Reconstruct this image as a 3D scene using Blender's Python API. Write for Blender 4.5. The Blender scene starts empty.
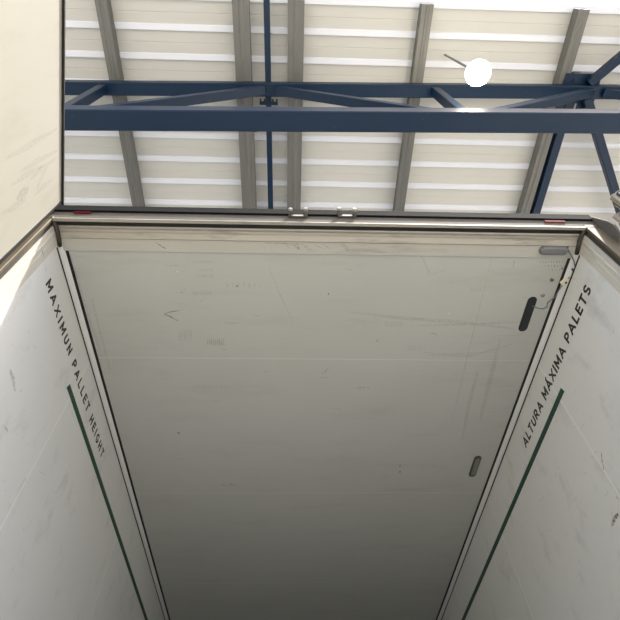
import bpy, bmesh, math, random
from mathutils import Vector, Matrix
rnd = random.Random(7)
S = bpy.context.scene
COL = S.collection

# ------------------------------------------------------------------ camera
F_PX, PITCH, YAW, ROLL = 492.96, 0.9713226, 0.0617883, -0.0397896
CAM = Vector((-0.1392, 0.0, 1.7534))
def cam_axes():
    cp, sp = math.cos(PITCH), math.sin(PITCH)
    cy, sy = math.cos(YAW), math.sin(YAW)
    rot = lambda v: Vector((cy*v[0]+sy*v[1], -sy*v[0]+cy*v[1], v[2]))
    fwd, up, rt = rot((0, cp, sp)), rot((0, -sp, cp)), rot((1, 0, 0))
    r2 = rt*math.cos(ROLL)+up*math.sin(ROLL)
    u2 = up*math.cos(ROLL)-rt*math.sin(ROLL)
    return r2, u2, fwd
RT, UP, FW = cam_axes()
cd = bpy.data.cameras.new('camera'); cam = bpy.data.objects.new('camera', cd); COL.objects.link(cam)
cd.sensor_width = 36.0; cd.lens = F_PX/620*36.0; cd.clip_start = 0.02; cd.clip_end = 500
m = Matrix((RT, UP, -FW)).transposed().to_4x4(); m.translation = CAM
cam.matrix_world = m
S.camera = cam
def at(x, y, axis, val):            # photo pixel -> point on an axis plane of the place
    v = RT*((x-310)/F_PX) - UP*((y-310)/F_PX) + FW
    return CAM + v*((val-CAM[axis])/v[axis])

# ------------------------------------------------------------------ sky, sun, exposure
SUN = Vector((0.46, -0.30, 1.0)).normalized()
w = bpy.data.worlds.new('sky'); S.world = w; w.use_nodes = True
nt = w.node_tree; nt.nodes.clear()
sky = nt.nodes.new('ShaderNodeTexSky'); sky.sky_type = 'NISHITA'; sky.sun_disc = False
sky.sun_elevation = math.asin(SUN.z); sky.sun_rotation = math.atan2(SUN.x, SUN.y)
sky.dust_density = 4.0; sky.air_density = 1.0
bg = nt.nodes.new('ShaderNodeBackground'); bg.inputs[1].default_value = 0.20
wo = nt.nodes.new('ShaderNodeOutputWorld')
nt.links.new(sky.outputs[0], bg.inputs[0]); nt.links.new(bg.outputs[0], wo.inputs[0])
sd = bpy.data.lights.new('sun', 'SUN'); sd.energy = 5.0; sd.angle = math.radians(1.6); sd.color = (1.0, 0.965, 0.91)
so = bpy.data.objects.new('sun', sd); COL.objects.link(so); so.location = (6, -4, 12)
so.rotation_euler = (-SUN).to_track_quat('-Z', 'Y').to_euler()
S.view_settings.view_transform = 'Standard'; S.view_settings.look = 'None'
S.view_settings.gamma = 1.0; S.view_settings.use_curve_mapping = False
S.view_settings.exposure = 0.80

# ------------------------------------------------------------------ materials
def lin(c):
    return tuple(((v/255/12.92) if v/255 <= 0.04045 else ((v/255+0.055)/1.055)**2.4) for v in c)+(1.0,)
def mat(name, rgb, rough=0.5, metal=0.0, dirt=None, dirt_scale=(6, 6, 6), dirt_lo=0.5, dirt_hi=0.75, dirt_amt=0.5,
        bump=0.0, bump_scale=(60, 60, 60), vary=0.06, emit=None, estr=0.0, spec=0.5):
    M = bpy.data.materials.new(name); M.use_nodes = True
    N, L = M.node_tree.nodes, M.node_tree.links
    B = N['Principled BSDF']; B.inputs['Roughness'].default_value = rough; B.inputs['Metallic'].default_value = metal
    B.inputs['Specular IOR Level'].default_value = spec
    tc = N.new('ShaderNodeTexCoord')
    def noise(scale, detail, rough_=0.6):
        mp = N.new('ShaderNodeMapping'); mp.inputs['Scale'].default_value = scale
        L.new(tc.outputs['Object'], mp.inputs['Vector'])
        n = N.new('ShaderNodeTexNoise'); n.inputs['Scale'].default_value = 1.0
        n.inputs['Detail'].default_value = detail; n.inputs['Roughness'].default_value = rough_
        L.new(mp.outputs[0], n.inputs['Vector']); return n
    base = lin(rgb)
    n1 = noise((3, 3, 3), 5)
    mx = N.new('ShaderNodeMix'); mx.data_type = 'RGBA'
    mx.inputs[6].default_value = tuple(v*(1-vary) for v in base[:3])+(1,)
    mx.inputs[7].default_value = tuple(min(1, v*(1+vary)) for v in base[:3])+(1,)
    L.new(n1.outputs['Fac'], mx.inputs[0]); out = mx.outputs[2]
    if dirt:
        n2 = noise(dirt_scale, 6, 0.65)
        mr = N.new('ShaderNodeMapRange'); mr.inputs['From Min'].default_value = dirt_lo; mr.inputs['From Max'].default_value = dirt_hi
        mr.inputs['To Max'].default_value = dirt_amt; L.new(n2.outputs['Fac'], mr.inputs['Value'])
        m2 = N.new('ShaderNodeMix'); m2.data_type = 'RGBA'; m2.inputs[7].default_value = lin(dirt)
        L.new(mr.outputs[0], m2.inputs[0]); L.new(out, m2.inputs[6]); out = m2.outputs[2]
    L.new(out, B.inputs['Base Color'])
    if bump:
        n3 = noise(bump_scale, 3); bp = N.new('ShaderNodeBump'); bp.inputs['Strength'].default_value = bump; bp.inputs['Distance'].default_value = 0.002
        L.new(n3.outputs['Fac'], bp.inputs['Height']); L.new(bp.outputs[0], B.inputs['Normal'])
    if emit:
        B.inputs['Emission Color'].default_value = emit; B.inputs['Emission Strength'].default_value = estr
    return M
def film(name, rgb, alpha):          # thin scuff or stain that lets the panel show through
    M = bpy.data.materials.new(name); M.use_nodes = True
    N, L = M.node_tree.nodes, M.node_tree.links
    B = N['Principled BSDF']; B.inputs['Base Color'].default_value = lin(rgb); B.inputs['Roughness'].default_value = 0.8
    tc = N.new('ShaderNodeTexCoord'); n = N.new('ShaderNodeTexNoise'); n.inputs['Scale'].default_value = 90; n.inputs['Detail'].default_value = 4
    L.new(tc.outputs['Object'], n.inputs['Vector'])
    mr = N.new('ShaderNodeMapRange'); mr.inputs['From Min'].default_value = 0.3; mr.inputs['From Max'].default_value = 0.65; mr.inputs['To Max'].default_value = alpha
    L.new(n.outputs['Fac'], mr.inputs['Value']); L.new(mr.outputs[0], B.inputs['Alpha'])
    return M
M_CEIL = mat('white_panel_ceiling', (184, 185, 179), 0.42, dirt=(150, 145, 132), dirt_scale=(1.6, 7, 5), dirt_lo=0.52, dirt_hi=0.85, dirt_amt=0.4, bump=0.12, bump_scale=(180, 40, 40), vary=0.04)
M_WALL = mat('white_panel_wall', (223, 223, 219), 0.4, dirt=(140, 138, 130), dirt_scale=(5, 7, 4), dirt_lo=0.56, dirt_hi=0.85, dirt_amt=0.5, bump=0.12, bump_scale=(40, 120, 120), vary=0.04)
M_SEAM = mat('white_sealant', (236, 236, 232), 0.6)
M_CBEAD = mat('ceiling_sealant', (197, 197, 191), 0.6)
M_COVE = mat('white_cove', (220, 220, 217), 0.4, vary=0.03)
M_LINER = mat('cream_liner', (206, 201, 188), 0.4, dirt=(120, 112, 96), dirt_scale=(14, 6, 3), dirt_lo=0.5, dirt_hi=0.8, dirt_amt=0.55, bump=0.1)
M_FASCIA = mat('cream_fascia', (186, 184, 174), 0.45, dirt=(95, 90, 80), dirt_scale=(4, 22, 22), dirt_lo=0.56, dirt_hi=0.82, dirt_amt=0.5)
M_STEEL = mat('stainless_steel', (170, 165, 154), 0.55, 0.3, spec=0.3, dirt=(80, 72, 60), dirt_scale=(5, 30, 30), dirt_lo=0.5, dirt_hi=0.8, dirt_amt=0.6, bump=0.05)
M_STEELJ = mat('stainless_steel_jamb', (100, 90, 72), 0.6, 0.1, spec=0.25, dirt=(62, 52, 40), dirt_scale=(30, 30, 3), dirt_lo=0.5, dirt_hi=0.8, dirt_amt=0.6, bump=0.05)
M_FRAME = mat('grey_frame_face', (104, 99, 91), 0.8, 0.0, spec=0.15, dirt=(60, 55, 50), dirt_scale=(4, 20, 20), dirt_amt=0.6)
M_DARK = mat('dark_frame_recess', (20, 20, 20), 0.9, spec=0.15, vary=0.15)
M_RUBBER = mat('black_rubber', (22, 22, 22), 0.65, vary=0.2)
M_GASK = mat('grey_gasket', (62, 58, 52), 0.6, dirt=(120, 108, 90), dirt_scale=(8, 8, 8), dirt_amt=0.5)
M_DOOR = mat('white_door_skin', (176, 172, 159), 0.42, dirt=(150, 142, 122), dirt_scale=(7, 7, 2.2), dirt_lo=0.5, dirt_hi=0.85, dirt_amt=0.5, bump=0.05, vary=0.04)
M_DOORE = mat('door_edge_profile', (168, 152, 126), 0.38, 0.6, dirt=(60, 50, 40), dirt_scale=(20, 20, 4), dirt_amt=0.6)
M_BLUE = mat('blue_truss_paint', (4, 34, 58), 0.42, spec=0.4, dirt=(120, 130, 140), dirt_scale=(30, 30, 30), dirt_lo=0.66, dirt_hi=0.8, dirt_amt=0.4)
M_PURL = mat('galvanised_purlin', (116, 115, 109), 0.5, 0.4, dirt=(80, 80, 76), dirt_scale=(40, 2, 10), dirt_amt=0.5)
M_ROOF = mat('cream_roof_flat', (200, 198, 189), 0.5, dirt=(190, 184, 172), dirt_scale=(2, 8, 8), dirt_lo=0.5, dirt_hi=0.85, dirt_amt=0.25, vary=0.02)
M_RIBLIT = mat('skylit_rib_white', (222, 224, 229), 0.4, vary=0.02)  # bluish white stands in for sky light on the roof sheet's rib webs
M_BOLT = mat('zinc_bolt', (168, 164, 154), 0.5, 0.4)
M_RED = mat('red_reflector', (84, 12, 24), 0.8, spec=0.1)
M_RED2 = mat('faded_red_reflector', (112, 58, 54), 0.8, spec=0.1)
M_INK = mat('black_print', (24, 24, 24), 0.5)
M_GREEN = mat('green_stripe', (18, 66, 52), 0.45, vary=0.12)
M_SLOT = mat('charcoal_slot', (36, 40, 44), 0.7, vary=0.15)
M_LAMPG = mat('grey_lamp_plastic', (112, 114, 116), 0.35)
M_LAMPR = mat('dark_lamp_rim', (58, 62, 66), 0.5)
M_LENS = mat('clear_grey_lens', (120, 120, 114), 0.25, bump=0.4, bump_scale=(300, 60, 60))
M_CABLE = mat('grey_cable', (110, 112, 112), 0.5)
M_CONN = mat('ivory_connector', (226, 220, 196), 0.4)
M_GROUND = mat('concrete', (176, 174, 168), 0.85, dirt=(120, 116, 108), dirt_scale=(0.6, 0.6, 1), dirt_amt=0.5, bump=0.3)
M_FLOOR = mat('aluminium_floor', (150, 150, 148), 0.45, 0.3, dirt=(90, 86, 80), dirt_scale=(6, 1, 3), dirt_amt=0.5)
M_GLOBE = mat('lit_glass_globe', (255, 250, 235), 0.4, emit=(1.0, 0.90, 0.72, 1), estr=22)
M_SCUFF = film('grey_scuff', (84, 80, 72), 0.75)
M_SCUFFL = film('faint_scuff', (130, 126, 114), 0.3)
M_SMEAR = film('brown_smear', (164, 156, 140), 0.15)
M_BRN = film('brown_stain', (110, 100, 70), 0.75)
M_SMUDGE = film('door_smudge', (134, 124, 106), 0.11)
M_REDP = film('red_pencil', (120, 40, 36), 0.8)
M_NICKGLINT = film('pale_nick_glint', (240, 240, 236), 0.9)

# ------------------------------------------------------------------ mesh helpers
class MB:
    def __init__(s): s.v = []; s.f = []
    def add(s, vs, fs):
        o = len(s.v); s.v += [tuple(v) for v in vs]; s.f += [tuple(i+o for i in f) for f in fs]; return s
    def box(s, x0, x1, y0, y1, z0, z1):
        return s.add([(x0,y0,z0),(x1,y0,z0),(x1,y1,z0),(x0,y1,z0),(x0,y0,z1),(x1,y0,z1),(x1,y1,z1),(x0,y1,z1)],
                     [(0,3,2,1),(4,5,6,7),(0,1,5,4),(1,2,6,5),(2,3,7,6),(3,0,4,7)])
    def prism(s, pts, fn):
        """closed outline pts, fn(p, k) -> xyz for end k = 0, 1"""
        n = len(pts)
        return s.add([fn(p, 0) for p in pts]+[fn(p, 1) for p in pts],
                     [tuple(range(n))[::-1], tuple(range(n, 2*n))]+[(i, (i+1) % n, n+(i+1) % n, n+i) for i in range(n)])
    def bar(s, a, b, wd, ht, up=Vector((0, 0, 1)), ch=0.0):
        a, b = Vector(a), Vector(b); d = (b-a).normalized()
        sx = d.cross(up).normalized(); sz = sx.cross(d).normalized()
        h, k = wd/2, ht/2; c = ch or min(h, k)*0.12
        o = [(-h+c,-k),(h-c,-k),(h,-k+c),(h,k-c),(h-c,k),(-h+c,k),(-h,k-c),(-h,-k+c)]
        return s.prism(o, lambda p, e: (a if e == 0 else b)+sx*p[0]+sz*p[1])
    def tube(s, pts, r, n=8):
        pts = [Vector(p) for p in pts]; o = len(s.v); m_ = len(pts)
        for i, p in enumerate(pts):
            d = (pts[min(i+1, m_-1)]-pts[max(i-1, 0)]).normalized()
            a = d.cross(Vector((0, 0, 1)) if abs(d.z) < 0.9 else Vector((1, 0, 0))).normalized(); b = d.cross(a)
            for k in range(n):
                t = 2*math.pi*k/n; s.v.append(tuple(p+a*(r*math.cos(t))+b*(r*math.sin(t))))
        for i in range(m_-1):
            for k in range(n):
                s.f.append((o+i*n+k, o+i*n+(k+1) % n, o+(i+1)*n+(k+1) % n, o+(i+1)*n+k))
        s.f.append(tuple(o+k for k in range(n))[::-1]); s.f.append(tuple(o+(m_-1)*n+k for k in range(n)))
        return s
    def build(s, name, material, parent=None, bevel=0.0, smooth=False, kind=None):
        me = bpy.data.meshes.new(name); me.from_pydata(s.v, [], s.f)
        bm = bmesh.new(); bm.from_mesh(me); bmesh.ops.recalc_face_normals(bm, faces=bm.faces)
        if bevel: bmesh.ops.bevel(bm, geom=list(bm.edges), offset=bevel, segments=2, affect='EDGES', clamp_overlap=True)
        bm.to_mesh(me); bm.free()
        if smooth:
            for p in me.polygons: p.use_smooth = True
        me.materials.append(material)
        o = bpy.data.objects.new(name, me); COL.objects.link(o)
        if parent: o.parent = parent; o.matrix_parent_inverse = parent.matrix_world.inverted()
        if kind: o['kind'] = kind
        return o
def box(name, material, parent, *b, **k): return MB().box(*b).build(name, material, parent, **k)
def empty(name, loc=(0, 0, 0)):
    o = bpy.data.objects.new(name, None); COL.objects.link(o); o.location = loc; o.empty_display_size = 0.1
    o.matrix_world = Matrix.Translation(loc); return o
def tag(o, label, cat, group=None, kind=None):
    o['label'] = label; o['category'] = cat
    if group: o['group'] = group
    if kind: o['kind'] = kind
    return o
def pill(cx, cy, wd, ln, along='y', n=10):
    r = wd/2; h = ln/2-r; o = []
    for k in range(n+1):
        t = math.pi*k/n; o.append((r*math.cos(t), h+r*math.sin(t)))
    for k in range(n+1):
        t = math.pi+math.pi*k/n; o.append((r*math.cos(t), -h+r*math.sin(t)))
    return [(cx+a, cy+b) if along == 'y' else (cx+b, cy-a) for a, b in o]

# ------------------------------------------------------------------ ground and trailer box
HW, ZC, ZF, YW, YE = 1.23, 3.85, 1.20, 1.07, 14.2     # half width, ceiling, floor, wall start, front end
tag(box('ground', M_GROUND, None, -30, 30, -25, 30, -0.2, 0.0), 'sunlit concrete yard under the trailer', 'ground', kind='structure')
tag(box('floor', M_FLOOR, None, -1.29, 1.29, 0.95, YE, 1.05, ZF), 'grey aluminium floor of the trailer', 'floor', kind='structure')
tag(box('wall_front', M_WALL, None, -1.29, 1.29, YE, YE+0.06, 1.05, 3.97), 'white front bulkhead deep inside the trailer', 'wall', kind='structure')
seams = [YW]+[1.758+1.2*i for i in range(11)]+[YE]
walls = {}
for side, sx in (('left', -1), ('right', 1)):
    W = MB(); a, b = sorted((sx*1.29, sx*(HW+0.0015))); W.box(a, b, YW, YE, ZF-0.15, 3.97)
    wl = W.build('wall_'+side, M_SEAM); walls[side] = wl
    tag(wl, 'white panelled %s wall of the trailer with black lettering %s' % (side, 'MAXIMUN PALLET HEIGHT' if sx < 0 else 'ALTURA MAXIMA PALETS'), 'wall', kind='structure')
    for i in range(len(seams)-1):
        a, b = sorted((sx*HW, sx*(HW+0.0015)))
        box('panel', M_WALL, wl, a, b, seams[i]+(0.002 if i else 0), seams[i+1]-0.002, ZF, ZC)
        if i:
            a, b = sorted((sx*HW, sx*(HW-0.0003))); box('seam_bead', M_SEAM, wl, a, b, seams[i]-0.004, seams[i]+0.004, ZF, ZC-0.036)
    # seal under the cove and the green height stripe
    a, b = sorted((sx*HW, sx*(HW-0.0015)))
    box('wall_seal', M_RUBBER, wl, a, b, 1.075, YE, ZC-0.036, ZC-0.0235)
    a, b = sorted((sx*HW, sx*(HW-0.0012)))
    P = MB(); ys = 1.690 if sx < 0 else 1.696
    P.prism([(ys, 3.540), (ys+0.008, 3.574), (YE-0.3, 3.574), (YE-0.3, 3.540)], lambda p, k: ((a, b)[k], p[0], p[1]))
    P.build('green_stripe', M_GREEN, wl)
ceil = MB().box(-1.29, 1.29, 1.104, YE, ZC+0.0015, 3.97).build('ceiling', M_SEAM)
tag(ceil, 'scuffed white panelled trailer ceiling', 'ceiling', kind='structure')
for i in range(len(seams)-1):
    box('panel', M_CEIL, ceil, -HW, HW, max(seams[i], 1.104)+(0.0012 if i else 0), seams[i+1]-0.0012, ZC, ZC+0.0015)
for i in range(1, len(seams)-1):
    box('seam_bead', M_CBEAD, ceil, -1.195, 1.195, seams[i]-0.003, seams[i]+0.003, ZC-0.0005, ZC+0.001)
for sx in (-1, 1):
    a, b = sorted((sx*1.196, sx*1.210)); box('ceiling_seal', M_RUBBER, ceil, a, b, 1.104, YE, ZC-0.002, ZC)
    C_ = MB(); C_.prism([(sx*1.210, ZC), (sx*1.210, ZC-0.003), (sx*1.2165, ZC-0.006), (sx*1.2235, ZC-0.013), (sx*1.2275, ZC-0.0255), (sx*HW, ZC-0.0255), (sx*HW, ZC)],
                        lambda p, k: (p[0], (1.075, YE)[k], p[1]))
    C_.build('cove_strip', M_COVE, ceil)

# lettering -------------------------------------------------------
def arc(cx, cy, rx, ry, a0, a1, n=9):
    return [(cx+rx*math.cos(math.radians(a0+(a1-a0)*i/n)), cy+ry*math.sin(math.radians(a0+(a1-a0)*i/n))) for i in range(n+1)]
GL = {'M': (0.80, [[(0, 0), (0, 1), (0.40, 0.28), (0.80, 1), (0.80, 0)]]),
      'A': (0.78, [[(0, 0), (0.39, 1), (0.78, 0)], [(0.14, 0.30), (0.64, 0.30)]]),
      'X': (0.70, [[(0, 0), (0.70, 1)], [(0, 1), (0.70, 0)]]),
      'I': (0.02, [[(0, 0), (0, 1)]]),
      'U': (0.60, [[(0, 1)]+arc(0.30, 0.30, 0.30, 0.30, 180, 360)+[(0.60, 1)]]),
      'N': (0.62, [[(0, 0), (0, 1), (0.62, 0), (0.62, 1)]]),
      'P': (0.56, [[(0, 0), (0, 1), (0.30, 1)]+arc(0.30, 0.73, 0.26, 0.27, 90, -90)+[(0, 0.46)]]),
      'R': (0.60, [[(0, 0), (0, 1), (0.30, 1)]+arc(0.30, 0.73, 0.26, 0.27, 90, -90)+[(0, 0.46)], [(0.28, 0.46), (0.60, 0)]]),
      'L': (0.48, [[(0, 1), (0, 0), (0.48, 0)]]),
      'E': (0.50, [[(0.50, 1), (0, 1), (0, 0), (0.50, 0)], [(0, 0.52), (0.44, 0.52)]]),
      'T': (0.60, [[(0.30, 0), (0.30, 1)], [(0, 1), (0.60, 1)]]),
      'H': (0.60, [[(0, 0), (0, 1)], [(0.60, 0), (0.60, 1)], [(0, 0.5), (0.60, 0.5)]]),
      'G': (0.66, [arc(0.35, 0.5, 0.35, 0.5, 42, 345, 16)+[(0.66, 0.46), (0.40, 0.46)]]),
      'S': (0.52, [arc(0.26, 0.74, 0.25, 0.26, 25, 270, 12)+arc(0.26, 0.24, 0.26, 0.24, 90, -150, 12)])}
GL['\u00c1'] = (GL['A'][0], GL['A'][1]+[[(0.36, 1.20), (0.50, 1.34)]])
def lettering(body, parent, length, cap, mtx, th=0.205):
    """bold block capitals; th is the stroke width as a share of the cap height"""
    wid = lambda c: 0.30 if c == ' ' else GL[c][0]*0.86+th
    gap = (length/cap-sum(wid(c) for c in body))/(len(body)-1)
    mb = MB(); x = 0.0; lay = 0
    for c in body:
        if c != ' ':
            for st in GL[c][1]:
                pts = [Vector(((x+th/2+a*0.86)*cap, (th/2+b*(1-th))*cap, 0)) for a, b in st]; hw_ = th/2*cap
                for k in range(len(pts)-1):
                    d_ = (pts[k+1]-pts[k]).normalized(); n_ = Vector((-d_.y, d_.x, 0))*hw_; e_ = d_*hw_*(0.95 if (len(pts) < 6) else 0.25)
                    q = [pts[k]-e_+n_, pts[k]-e_-n_, pts[k+1]+e_-n_, pts[k+1]+e_+n_]
                    if c in 'AMNXR\u00c1' and len(pts) < 6 and max(b for a, b in st) <= 1:      # trim slanted strokes at the cap line and base line
                        for v in q: v.y = min(max(v.y, 0.0), cap)
                    lay += 1; h_ = 0.0005+0.00002*(lay % 7)
                    mb.prism(q, lambda p, e: mtx @ Vector((p.x, p.y, h_*e)))
        x += wid(c)+gap
    return mb.build('lettering', M_INK, parent)
mL = Matrix(((0, 0, 1, -HW), (1, 0, 0, 1.163), (0, 1, 0, 3.637), (0, 0, 0, 1)))
mR = Matrix(((0, 0, -1, HW), (-1, 0, 0, 2.250), (0, 1, 0, 3.643), (0, 0, 0, 1)))
tl = lettering('MAXIMUN PALLET HEIGHT', walls['left'], 1.175, 0.056, mL); tl['label'] = 'black capital lettering MAXIMUN PALLET HEIGHT'
tr = lettering('ALTURA MÁXIMA PALETS', walls['right'], 1.090, 0.062, mR); tr['label'] = 'black capital lettering ALTURA MÁXIMA PALETS'

# ------------------------------------------------------------------ rear door frame
fr = empty('door_frame', (0, 0.95, ZC)); tag(fr, 'worn steel rear door frame of the trailer with dark seals', 'door frame', kind='structure')
def sweepx(name, pts, material, x0=-HW, x1=HW, bevel=0):
    return MB().prism(pts, lambda p, k: ((x0, x1)[k], p[0], p[1])).build(name, material, fr)
sweepx('header_beam', [(0.950, 3.872), (1.104, 3.872), (1.104, 3.972), (0.950, 3.972)], M_FRAME, -1.30, 1.30)
sweepx('header_face', [(0.945, 3.853), (0.950, 3.853), (0.950, 3.926), (0.945, 3.926)], M_FRAME, -1.30, 1.30)
sweepx('header_rubber', [(0.934, 3.924), (0.950, 3.924), (0.950, 3.985), (0.940, 3.985), (0.934, 3.978)], M_DARK, -1.30, 1.302)
sweepx('header_lip', [(0.942, 3.846), (0.957, 3.846), (0.957, 3.872), (0.950, 3.872), (0.942, 3.854)], M_STEEL, -1.30, 1.30)
sweepx('header_seal', [(0.957, 3.858), (0.981, 3.858), (0.981, 3.872), (0.957, 3.872)], M_RUBBER)
sweepx('header_profile', [(0.981, 3.852), (0.985, 3.849), (0.997, 3.853), (1.008, 3.851), (1.012, 3.872), (0.981, 3.872)], M_STEEL)
sweepx('header_ledge', [(1.009, 3.856), (1.013, 3.853), (1.036, 3.840), (1.040, 3.842), (1.040, 3.872), (1.009, 3.872)], M_STEEL)
sweepx('header_fascia', [(1.038, 3.8445), (1.104, 3.8445), (1.106, 3.8465), (1.106, 3.872), (1.038, 3.872)], M_FASCIA)
for sx in (-1, 1):
    def sweepz(name, pts, material, z0=ZF-0.15, z1=ZC):
        return MB().prism(pts, lambda p, k: (sx*p[0], p[1], (z0, z1)[k])).build(name, material, fr)
    sweepz('post', [(1.238, 0.950), (1.300, 0.950), (1.300, YW), (1.238, YW)], M_FRAME, z1=3.972)
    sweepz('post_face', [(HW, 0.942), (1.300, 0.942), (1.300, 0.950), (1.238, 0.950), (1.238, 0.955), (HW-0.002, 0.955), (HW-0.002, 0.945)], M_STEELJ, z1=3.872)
    sweepz('post_seal', [(1.236, 0.955), (1.238, 0.955), (1.238, 0.980), (1.236, 0.980)], M_GASK)
    sweepz('jamb_liner', [(HW-0.002, 0.980), (HW, 1.004), (HW-0.002, 1.008), (HW, 1.030), (HW-0.001, 1.034), (HW, YW), (1.238, YW), (1.238, 0.980)], M_LINER)
    MB().tube([(sx*1.232, 0.958, 3.853), (sx*1.222, 0.975, 3.846), (sx*1.218, 1.005, 3.842), (sx*1.219, 1.040, 3.838), (sx*1.224, 1.078, 3.836)], 0.010, 8).build('corner_seal', M_GASK, fr, smooth=True)
    # hinge bracket plate on the post
    MB().prism([(0.945, 3.975), (0.940, 3.975), (0.897, 3.820), (0.892, 3.770), (0.905, 3.705), (0.945, 3.680)],
               lambda p, k: (sx*(1.296, 1.310)[k], p[0], p[1])).build('hinge_bracket', M_FRAME, fr, bevel=0.002)
# red reflectors on the header
for (x, y, mt, hw_) in ((83.5, 212.3, M_RED, 0.040), (554.5, 222.3, M_RED2, 0.050)):
    p = at(x, y, 1, 0.945)
    MB().prism(pill(p.x, min(p.z, 3.913), 0.017, 2*hw_, 'x'), lambda q, k: (q[0], (0.945, 0.938)[k], q[1])).build('red_reflector', mt, fr)
# lock rod keepers
for px_, py_ in ((298, 217.2), (346.5, 217.2)):
    p = at(px_, py_, 1, 0.945); x, z = p.x, p.z
    k = box('lock_keeper', M_GASK, fr, x-0.043, x+0.043, 0.936, 0.9455, z-0.014, z+0.020, bevel=0.002)
    MB().prism(pill(x+0.002, z-0.004, 0.014, 0.050, 'x'), lambda q, e: (q[0], (0.937, 0.933)[e], q[1])).build('wear_plate', M_STEEL, k)
    for s_ in (-1, 1):
        MB().prism([(0.9365, z-0.016), (0.924, z-0.012), (0.914, z-0.002), (0.916, z+0.014), (0.9365, z+0.016)],
                   lambda q, e: (x+s_*0.038+(-0.007, 0.007)[e], q[0], q[1])).build('lug', M_GASK, k, bevel=0.001)
        MB().prism([(0.011*math.cos(t*math.pi/3), 0.011*math.sin(t*math.pi/3)) for t in range(6)],
                   lambda q, e: (x+s_*0.036+q[0], 0.918+(0.0, -0.014)[e], z+0.008+(0.006 if s_*(px_-320) < 0 else 0)+q[1])).build('bolt', M_BOLT, k, bevel=0.002)

# ------------------------------------------------------------------ doors
def door(name, hinge, ang_dir, sgn, ztop, label):
    """hinge: inner-face hinge corner; ang_dir: unit direction of the leaf; sgn: which way the thickness goes"""
    d = Vector((ang_dir[0], ang_dir[1], 0)).normalized(); n = Vector((-d.y, d.x, 0))*sgn   # n points away from the inner face
    R0 = empty(name, (hinge[0], hinge[1], ZF-0.1)); tag(R0, label, 'door', kind='structure')
    H = Vector((hinge[0], hinge[1], 0)); LN = 1.24; z0 = ZF-0.1
    def slab(nm, u0, u1, t0, t1, za, zb, mt, bevel=0.0):
        o = [(u0, t0), (u1, t0), (u1, t1), (u0, t1)]
        return MB().prism(o, lambda p, k: H+d*p[0]+n*p[1]+Vector((0, 0, (za, zb)[k]))).build(nm, mt, R0, bevel=bevel)
    slab('door_core', 0.006, LN-0.006, 0.006, 0.078, z0+0.006, ztop-0.006, M_DOOR)
    for (u0, u1, za, zb) in ((0.0, 0.022, z0, ztop), (LN-0.022, LN, z0, ztop)):
        slab('edge_profile', u0, u1, 0.003, 0.080, za, zb, M_DOORE, 0.004)
    for (za, zb) in ((z0, z0+0.022), (ztop-0.022, ztop)):
        slab('edge_profile', 0.022, LN-0.022, 0.003, 0.080, za, zb, M_DOORE, 0.004)
    return R0, d, n, H, LN, z0, slab
# left leaf: skin runs right to a thin black edge seal
R0, d, n, H, LN, z0, slab = door('door_1', (-1.251, 0.941), (0.2465, -0.969), -1, 4.012, 'cream smudged left door leaf standing open beside the post')
slab('door_skin', 0.0, LN, 0.0, 0.004, z0, 4.010, M_DOOR)
slab('edge_seal', -0.012, 0.016, -0.004, 0.0, z0, 4.020, M_RUBBER)
slab('edge_seal', -0.012, LN, -0.010, 0.03, 4.011, 4.021, M_RUBBER)
slab('rim_trim', 0.0, LN, -0.0015, 0.003, 4.006, 4.011, M_DOORE)
# right leaf: swung further round, its edge profile and seals show
R1, d, n, H, LN, z0, slab = door('door_2', (1.385, 0.842), (0.742, -0.670), 1, 4.005, 'right door leaf swung far open behind the hinge post')
slab('door_skin', 0.030, LN-0.03, -0.003, 0.006, z0+0.03, 3.978, M_DOOR)
slab('edge_seal', 0.022, 0.030, -0.002, 0.006, z0+0.02, 3.984, M_RUBBER)
slab('edge_seal', 0.030, LN-0.026, -0.002, 0.006, 3.978, 3.986, M_RUBBER)
slab('edge_bead', -0.006, 0.004, 0.016, 0.028, z0, 4.005, M_DOORE, 0.002)
slab('edge_gap', -0.002, 0.004, 0.030, 0.052, z0, 4.000, M_RUBBER)
hp = slab('hinge_strap', -0.050, 0.03, 0.060, 0.078, 3.86, 3.935, M_DOORE, 0.004)

# ------------------------------------------------------------------ lamps and cable of the trailer
t = empty('ceiling_lamp', (1.091, 1.442, ZC)); tag(t, 'dark charcoal oval lamp slot in ceiling beside the loose wire end', 'lamp', 'oval lamps set in the ceiling')
MB().prism(pill(1.091, 1.442, 0.048, 0.221), lambda p, k: (p[0], p[1], (ZC, ZC-0.002)[k])).build('rim', M_SLOT, t)
MB().prism(pill(1.091, 1.442, 0.040, 0.213), lambda p, k: (p[0], p[1], (ZC-0.002, ZC-0.003)[k])).build('lens', M_SLOT, t)
t = empty('ceiling_lamp', (1.083, 2.672, ZC)); tag(t, 'small grey oval lamp with dark rim further into the ceiling', 'lamp', 'oval lamps set in the ceiling')
MB().prism(pill(1.083, 2.672, 0.048, 0.212), lambda p, k: (p[0], p[1], (ZC, ZC-0.006)[k])).build('rim', M_LAMPR, t, bevel=0.0015)
ln_ = MB().prism(pill(1.083, 2.672, 0.034, 0.170), lambda p, k: (p[0], p[1], (ZC-0.006, ZC-0.010)[k])).build('lens', M_LENS, t, bevel=0.001)
for i in range(9):
    yy = 2.604+i*0.017; box('lens_rib', M_LENS, ln_, 1.071, 1.095, yy-0.002, yy+0.002, ZC-0.0115, ZC-0.0095)
t = empty('header_lamp', (1.106, 1.060, 3.8445)); tag(t, 'slate grey pill-shaped lamp on the header above the cable', 'lamp')
b_ = MB()
pl = [(0.0, 1.0), (0.010, 1.0), (0.017, 0.93), (0.021, 0.80), (0.022, 0.55)]
o_ = len(b_.v)
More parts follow.
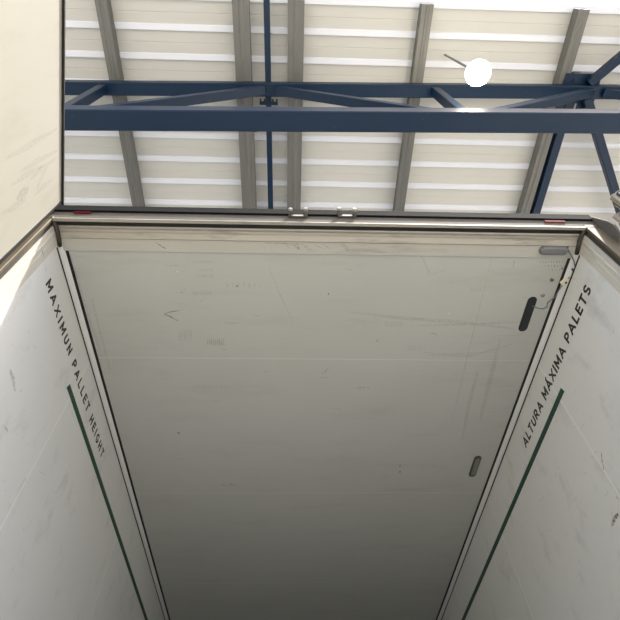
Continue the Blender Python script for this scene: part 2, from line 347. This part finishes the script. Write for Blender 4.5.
ring = pill(0, 0, 0.044, 0.136, 'x', 10); nr = len(ring)
for dz, sc in pl:
    off = 0.022*(1-sc)
    for (a, c) in ring:
        sgx = 0.046 if a > 0.046 else (-0.046 if a < -0.046 else a)
        b_.v.append((1.106+sgx+(a-sgx)*sc, 1.060+c*sc, 3.8445-dz))
for i in range(len(pl)-1):
    for k in range(nr): b_.f.append((i*nr+k, i*nr+(k+1) % nr, (i+1)*nr+(k+1) % nr, (i+1)*nr+k))
b_.f.append(tuple(range(nr))); b_.f.append(tuple((len(pl)-1)*nr+k for k in range(nr)))
b_.build('lamp_cover', M_LAMPG, t, smooth=True)
box('base_plate', M_LAMPR, t, 1.048, 1.176, 1.040, 1.080, 3.842, 3.8445)
t = empty('cable', (1.18, 1.06, 3.84)); tag(t, 'thin grey cable looping from header lamp to an ivory connector', 'cable')
def P(x, y, z): return at(x, y, 2, z)
MB().tube([P(568, 249.5, 3.838), P(571, 255, 3.830), P(574, 261, 3.826), P(575.2, 267, 3.824), P(574, 272, 3.824), P(570.5, 276.5, 3.828), P(567, 280, 3.834)], 0.0032).build('cable_run', M_CABLE, t, smooth=True)
MB().tube([P(563, 284, 3.838), P(559, 290, 3.842), P(555, 297, 3.844), P(551, 300, 3.844), P(547.5, 303, 3.845), P(547, 307, 3.846), P(543, 309, 3.846), P(538, 308.3, 3.846), P(532.5, 306, 3.845)], 0.0026).build('cable_run', M_CABLE, t, smooth=True)
c0 = P(565.2, 281.8, 3.836)
cn = MB().bar(c0+Vector((-0.012, 0.016, 0)), c0+Vector((0.012, -0.016, 0)), 0.030, 0.016).build('connector', M_CONN, t, bevel=0.001)
MB().bar(c0+Vector((-0.004, 0.004, -0.009)), c0+Vector((0.003, -0.004, -0.009)), 0.010, 0.004).build('latch', M_LAMPR, cn)
g0 = P(574, 269.5, 3.826)
MB().bar(g0+Vector((-0.008, 0.006, 0)), g0+Vector((0.008, -0.006, 0)), 0.016, 0.012).build('cable_clip', M_LAMPR, t, bevel=0.001)

# ------------------------------------------------------------------ scuffs and stains
class Marks(MB):
    def stroke(s, pts, wpx, plane=2, val=ZC-0.0006, taper=True, n=None):
        """tapered flat stroke through photo points laid on the plane, a hair proud of it"""
        P_ = [at(x, y, plane, val) for x, y in pts]
        nn = Vector((0, 0, 1)) if plane == 2 else (Vector((1, 0, 0)) if plane == 0 else Vector((0, 1, 0)))
        o = len(s.v); m_ = len(P_)
        for i, p in enumerate(P_):
            dd = (P_[min(i+1, m_-1)]-P_[max(i-1, 0)]).normalized(); sd_ = dd.cross(nn).normalized()
            wd = wpx/230.0*0.5*(0.45 if taper and i in (0, m_-1) else 1.0)
            s.v += [tuple(p+sd_*wd), tuple(p-sd_*wd)]
        for i in range(m_-1): s.f.append((o+2*i, o+2*i+1, o+2*i+3, o+2*i+2))
        return s
    def comb(s, x0, x1, y, h, nst, wpx, **k):
        for i in range(nst):
            x = x0+(x1-x0)*i/(nst-1)
            s.stroke([(x, y-h/2), (x+0.4, y), (x+0.2, y+h/2)], wpx, **k)
        return s
    def blob(s, x, y, rx, ry, plane=2, val=ZC-0.0006, n=12):
        o = len(s.v)
        for i in range(n):
            t_ = 2*math.pi*i/n; q = 0.75+0.4*rnd.random()
            s.v.append(tuple(at(x+rx*q*math.cos(t_), y+ry*q*math.sin(t_), plane, val)))
        s.f.append(tuple(range(o, o+n))); return s
A_ = Marks()
A_.stroke([(164, 314), (170, 312), (180, 310.5)], 1.5).stroke([(164, 314), (171, 317), (178, 321)], 2.0)
A_.comb(207.5, 223.5, 342, 7, 9, 0.8)
A_.stroke([(430, 333), (433, 333.4), (437, 334.5)], 1.1).stroke([(321, 377.6), (328, 377.6)], 1.0)
A_.stroke([(322, 374), (325, 372), (328, 368)], 1.2).blob(237, 286, 1.2, 1.2).blob(328.5, 294, 0.8, 1)
A_.stroke([(355, 388.6), (362, 387.6), (371, 387.6)], 1.0)  # dark side of a dent, its shade painted on
A_.stroke([(221, 484), (226, 486), (231, 484), (236, 486)], 1.2).blob(179, 433, 2, 1).blob(377, 341, 1, 1)
A_.blob(400, 466, 0.8, 1.4).blob(400, 472, 0.8, 1.4).stroke([(515, 248+12), (513, 268)], 0.8)
A_.comb(540, 570, 262, 2, 12, 0.9).comb(545, 570, 266, 2, 9, 0.8).comb(549, 566, 270, 1.5, 6, 0.8)
A_.build('scuff_marks', M_SCUFF, ceil, kind='stuff')
A_ = Marks()
A_.comb(193, 212, 262, 3, 12, 0.8).comb(196, 212, 270, 3, 10, 0.8).comb(196, 212, 276, 4, 10, 0.8).comb(193, 211, 293, 4, 11, 0.9)
A_.comb(385, 402, 324, 6, 9, 0.9).comb(406, 424, 348, 6, 9, 0.9).comb(470, 480, 290, 4, 6, 0.9).comb(179, 191, 335, 12, 8, 0.9)
A_.comb(195, 225, 387, 4, 8, 0.9).comb(227, 260, 285, 5, 7, 1.0)
A_.stroke([(222, 322), (230, 323), (239, 323)], 1.8).stroke([(191, 470), (206, 470)], 1.2)
A_.stroke([(268, 265), (280, 295), (294, 325)], 0.8).stroke([(492, 258), (470, 345), (450, 430)], 1.0)
A_.stroke([(418, 352), (445, 354), (500, 352)], 1.0)
A_.stroke([(160, 379), (172, 377)], 1.5).stroke([(418, 371.5), (426, 371)], 1.0).stroke([(325, 414), (336, 414)], 1.0)
for i in range(34):
    x, y = rnd.uniform(110, 540), rnd.uniform(262, 500)
    if 95+0.29*(y-262) < x < 555-0.37*(y-262):
        l = rnd.uniform(3, 13); A_.stroke([(x, y), (x+l*0.5, y+rnd.uniform(-.8, .8)), (x+l, y+rnd.uniform(-2, 2))], rnd.uniform(0.6, 1.4))
A_.build('scuff_marks', M_SCUFFL, ceil, kind='stuff')
A_ = Marks()
A_.stroke([(350, 312), (400, 318), (460, 322), (515, 329)], 5).stroke([(410, 326), (470, 324), (520, 322)], 4).stroke([(430, 355), (470, 356), (512, 344)], 4)
A_.stroke([(478, 370), (470, 400), (462, 440)], 6).stroke([(500, 340), (490, 380), (480, 420)], 7).stroke([(492, 336), (520, 335)], 3)
A_.stroke([(70, 255), (82, 300), (100, 350)], 6).stroke([(92, 300), (110, 370)], 5).stroke([(420, 252), (430, 275), (445, 270)], 4)
A_.build('smears', M_SMEAR, ceil, kind='stuff')
A_ = Marks(); A_.blob(552, 280, 2.6, 2.2).blob(543, 295.5, 2.4, 1.8).blob(562, 268.5, 1.6, 1.0)
A_.build('brown_stains', M_BRN, ceil, kind='stuff')
A_ = Marks(); A_.stroke([(355, 389.8), (362, 388.9), (371, 388.8)], 1.1, val=ZC-0.0007).stroke([(175, 271), (178, 272)], 2).stroke([(180, 292), (183, 293)], 2.2).stroke([(354, 299), (358, 300)], 2).stroke([(448, 313), (451, 314)], 2)  # first stroke paints the highlight on the dent, the rest are nicks
A_.build('nicks_and_dent_glint', M_NICKGLINT, ceil, kind='stuff')
A_ = Marks(); kl = dict(plane=0, val=-HW+0.0006)
A_.stroke([(41.5, 247), (42.5, 252), (44, 257)], 0.9, plane=0, val=-HW+0.0026).stroke([(44.5, 264), (46.5, 271)], 0.9, **kl)
A_.build('red_pencil_marks', M_REDP, walls['left'], kind='stuff')
A_ = Marks()
for i in range(30):
    x, y = rnd.uniform(2, 75), rnd.uniform(330, 535)
    if y > 290+0.0*x and x < 40+0.24*(y-260): A_.stroke([(x, y), (x+rnd.uniform(1, 4), y+rnd.uniform(1, 6))], rnd.uniform(0.6, 1.8), **kl)
A_.stroke([(10, 370), (13, 378), (15, 392)], 5, **kl).stroke([(3, 425), (8, 431)], 4, **kl)
A_.build('scuff_marks', M_SCUFFL, walls['left'], kind='stuff')
kr = dict(plane=0, val=HW-0.0006); A_ = Marks()
A_.stroke([(601, 451), (602, 460), (604, 470)], 2.0, **kr).stroke([(612, 526), (614, 519), (618, 514)], 5, **kr).stroke([(591, 456), (593, 458)], 1.6, **kr)
A_.stroke([(616, 496), (618, 499)], 1.5, **kr).stroke([(611, 511), (612, 516)], 1.2, **kr)
A_.build('scuff_marks', M_SCUFF, walls['right'], kind='stuff')
A_ = Marks()
for i in range(34):
    x, y = rnd.uniform(535, 618), rnd.uniform(300, 535)
    if x > 590-0.36*(y-290): A_.stroke([(x, y), (x-rnd.uniform(1, 5), y+rnd.uniform(1, 7))], rnd.uniform(0.6, 1.6), **kr)
A_.build('scuff_marks', M_SCUFFL, walls['right'], kind='stuff')
A_ = Marks(); kf = dict(plane=2, val=3.8440)
for i in range(14):
    x = rnd.uniform(280, 345); A_.stroke([(x, rnd.uniform(243, 246)), (x+rnd.uniform(3, 9), rnd.uniform(247, 252))], rnd.uniform(0.6, 1.2), **kf)
A_.stroke([(155, 242), (161, 246), (166, 249)], 1.3, **kf).stroke([(372, 252), (386, 252.5)], 1.0, **kf).stroke([(265, 243), (300, 244)], 1.2, **kf)
A_.build('scuff_marks', M_SCUFF, fr, kind='stuff')

# smudges on the left door leaf
dn = Vector((0.969, 0.2465, 0)); d0 = Vector((-1.251, 0.941, 0))+dn*0.0008
def on_door(x, y):
    v = RT*((x-310)/F_PX) - UP*((y-310)/F_PX) + FW
    return CAM+v*((d0-CAM).dot(dn)/v.dot(dn))
sm = MB()
def smear(pts, wpx):
    P_ = [on_door(*p) for p in pts]; o = len(sm.v)
    for i, p in enumerate(P_):
        dd = (P_[min(i+1, len(P_)-1)]-P_[max(i-1, 0)]).normalized(); sd_ = dd.cross(dn).normalized()*(wpx/210.0*(0.3 if i in (0, len(P_)-1) else 1))
        sm.v += [tuple(p+sd_), tuple(p-sd_)]
    for i in range(len(P_)-1): sm.f.append((o+2*i, o+2*i+1, o+2*i+3, o+2*i+2))
for a in (((16, 202), (20, 197), (25, 192), (29, 187)), ((17, 199), (22, 195), (28, 190)), ((30, 180), (40, 170), (56, 158)), ((20, 172), (36, 162), (58, 150)),
          ((2, 214), (14, 207), (26, 200)), ((10, 186), (28, 174), (46, 164)), ((34, 196), (44, 186), (52, 180)), ((4, 160), (30, 145), (58, 128)), ((36, 190), (42, 176), (47, 168))):
    smear(a, 5.5 if a[0][0] in (16, 17) else 3.2)
sm.build('smudges', M_SMUDGE, bpy.data.objects['door_1'], kind='stuff')

# ------------------------------------------------------------------ hall roof
roof = empty('roof', (0, 0, 7.05)); tag(roof, 'cream ribbed roof of the open hall above the trailer, sky light painted on its ribs', 'roof', kind='structure')
PT = 0.246; RY0 = 0.174; ZR = 7.05; XR = 9.0
BO = [(0.054, 0.018), (0.150, 0.018), (0.153, 0.021), (0.157, 0.021), (0.160, 0.018), (0.244, 0.018), (0.244, 0.040), (0.054, 0.040)]   # flat section between the ribs
BA = [(0.000, 0.018), (0.006, 0.008), (0.040, 0.002), (0.043, 0.000), (0.054, 0.000), (0.056, 0.003), (0.056, 0.018), (0.056, 0.034), (-0.002, 0.034), (-0.002, 0.018)]   # batten section, its white colour painting sky light on the rib
shared = {}
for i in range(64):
    for nm, sec, mt in (('roof_flat', BO, M_ROOF), ('skylit_rib', BA, M_RIBLIT)):
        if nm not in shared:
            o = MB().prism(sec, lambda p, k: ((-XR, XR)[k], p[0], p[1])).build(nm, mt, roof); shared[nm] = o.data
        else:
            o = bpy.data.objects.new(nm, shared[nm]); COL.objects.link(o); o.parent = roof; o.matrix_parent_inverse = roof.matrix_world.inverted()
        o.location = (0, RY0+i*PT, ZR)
# purlins (C-channels) under the sheets
ZP = 6.93
def purlin(x, wd, label, wid=None):
    t_ = empty('purlin', (x, RY0, ZP)); tag(t_, label, 'purlin', 'galvanised purlins under the roof sheets')
    y0, y1 = RY0+0.02, RY0+15.6
    MB().prism([(-wd/2, 0), (wd/2, 0), (wd/2, 0.118), (wd/2-0.004, 0.118), (wd/2-0.004, 0.004), (-wd/2+0.004, 0.004), (-wd/2+0.004, 0.118), (-wd/2, 0.118)],
               lambda p, k: (x+p[0], (y0, y1)[k], ZP+p[1])).build('channel', M_PURL, t_)
    MB().prism([(-wd*0.14, 0), (-wd*0.08, -0.006), (wd*0.08, -0.006), (wd*0.14, 0)], lambda p, k: (x+p[0], (y0, y1)[k], ZP+p[1])).build('centre_rib', M_PURL, t_)
    return t_
purlin(-1.868, 0.105, 'narrow grey purlin left of the purlin pair')
purlin(-0.637, 0.150, 'wide grey purlin just left of the thin blue rod')
purlin(-0.140, 0.150, 'wide grey purlin just right of the thin blue rod')
purlin(1.045, 0.105, 'grey purlin between the purlin pair and the bright globe')
purlin(2.480, 0.100, 'grey purlin alongside the blue strut near the bolted gusset')
purlin(4.10, 0.110, 'grey purlin beyond the slanting blue brace')
purlin(-3.30, 0.110, 'grey purlin above the cream door leaf')

# truss
TY, TS = 0.917, -0.0175
def ty(x): return TY+TS*x
tr = empty('roof_truss', (0, TY, 5.60)); tag(tr, 'blue painted steel roof truss crossing above the trailer door', 'truss')
X0, X1 = -6.65, 7.5
MB().bar((X0, ty(X0), 5.680), (X1, ty(X1), 5.680), 0.152, 0.152).build('bottom_chord', M_BLUE, tr)
MB().bar((X0, ty(X0)+0.002, 6.868), (X1, ty(X1)+0.002, 6.868), 0.118, 0.118).build('top_chord', M_BLUE, tr)
nodes = [-1.95+1.575*i for i in range(-3, 7)]
for i, x in enumerate(nodes):
    k = i-3
    if k % 2 == 0:
        MB().bar((x, ty(x), 5.756), (x, ty(x), 6.809), 0.078, 0.078, up=Vector((0, 1, 0))).build('post', M_BLUE, tr)
    for j in (i-1, i+1):
        if k % 2 == 0 and 0 <= j < len(nodes):
            s_ = 1 if j > i else -1
            a = (x+s_*0.09, ty(x), 5.77); b = (nodes[j]-s_*0.07, ty(nodes[j]), 6.80)
            MB().bar(a, b, 0.078, 0.078, up=Vector((0, 1, 0))).build('diagonal', M_BLUE, tr)
for x in (X0, X1):
    MB().bar((x, ty(x), 0.0), (x, ty(x), 6.93), 0.2, 0.2, up=Vector((0, 1, 0))).build('column', M_BLUE, tr)
# gussets with bolt holes over the top nodes
def gusset(cx, x0, x1, y0, y1, holes):
    g = MB(); nx, ny = 14, 14
    for i in range(nx):
        for j in range(ny):
            if (i, j) in holes: continue
            sh = lambda jj: 1.0-0.15*abs(jj/ny-0.5)
            f_ = lambda ii, jj: (cx+((x0+(x1-x0)*ii/nx)-cx)*sh(jj), y0+(y1-y0)*jj/ny)
            q = [f_(i, j), f_(i+1, j), f_(i+1, j+1), f_(i, j+1)]
            g.add([(a, b, 6.915) for a, b in q]+[(a, b, 6.925) for a, b in q], [(0, 3, 2, 1), (4, 5, 6, 7), (0, 1, 5, 4), (1, 2, 6, 5), (2, 3, 7, 6), (3, 0, 4, 7)])
    return g.build('gusset_plate', M_BLUE, tr)
gusset(2.66, 2.46, 2.84, 0.72, 1.10, {(3, 2), (9, 2), (6, 3), (3, 11), (4, 12), (7, 11), (7, 10), (6, 13), (7, 13), (8, 13), (10, 12), (6, 12)})
cl = MB().bar((-0.49, 1.070, 6.945), (-0.31, 1.070, 6.945), 0.03, 0.03).build('rod_clamp', M_BLUE, tr)
for dx in (-0.08, -0.04, 0.04, 0.08):
    MB().bar((-0.40+dx, 1.052, 6.945), (-0.40+dx, 1.030, 6.945), 0.016, 0.016).build('clamp_bolt', M_BLUE, cl)
def tubeobj(name, a, b, wd, label):
    o = MB().bar(a, b, wd, wd).build(name, M_BLUE); tag(o, label, 'brace', 'blue roof braces'); return o
tubeobj('brace_rod', (-0.405, 0.10, 6.965), (-0.382, 9.0, 6.965), 0.055, 'thin blue rod running straight between two wide purlins')
tubeobj('brace_tube', (2.60, 0.72, 6.955), (2.625, 9.0, 6.955), 0.085, 'blue strut tucked against the grey purlin below the gusset')
tubeobj('brace_tube', (2.72, 0.93, 6.870), (5.25, 4.60, 6.870), 0.080, 'slanting blue brace running toward the right door')
tubeobj('brace_tube', (2.70, 0.80, 6.870), (3.35, 0.10, 6.870), 0.075, 'short blue brace slanting from gusset toward roof edge')

# glaring lamp
gl = at(478, 73, 2, 6.0)
t = empty('globe_lamp', tuple(gl)); tag(t, 'glaring bright globe light in front of the blue truss', 'lamp')
bm = bmesh.new(); bmesh.ops.create_uvsphere(bm, u_segments=24, v_segments=16, radius=0.098, matrix=Matrix.Translation(gl))
me = bpy.data.meshes.new('globe'); bm.to_mesh(me); bm.free()
for p in me.polygons: p.use_smooth = True
me.materials.append(M_GLOBE); o = bpy.data.objects.new('globe', me); COL.objects.link(o); o.parent = t; o.matrix_parent_inverse = t.matrix_world.inverted()
MB().tube([gl+Vector((0, 0, 0.10)), (gl.x, gl.y, ZR+0.002)], 0.010).build('hanging_rod', M_LAMPG, t)
MB().tube([gl+Vector((0, 0, 0.085)), gl+Vector((0, 0, 0.15))], 0.035, 16).build('lamp_cap', M_LAMPG, t)
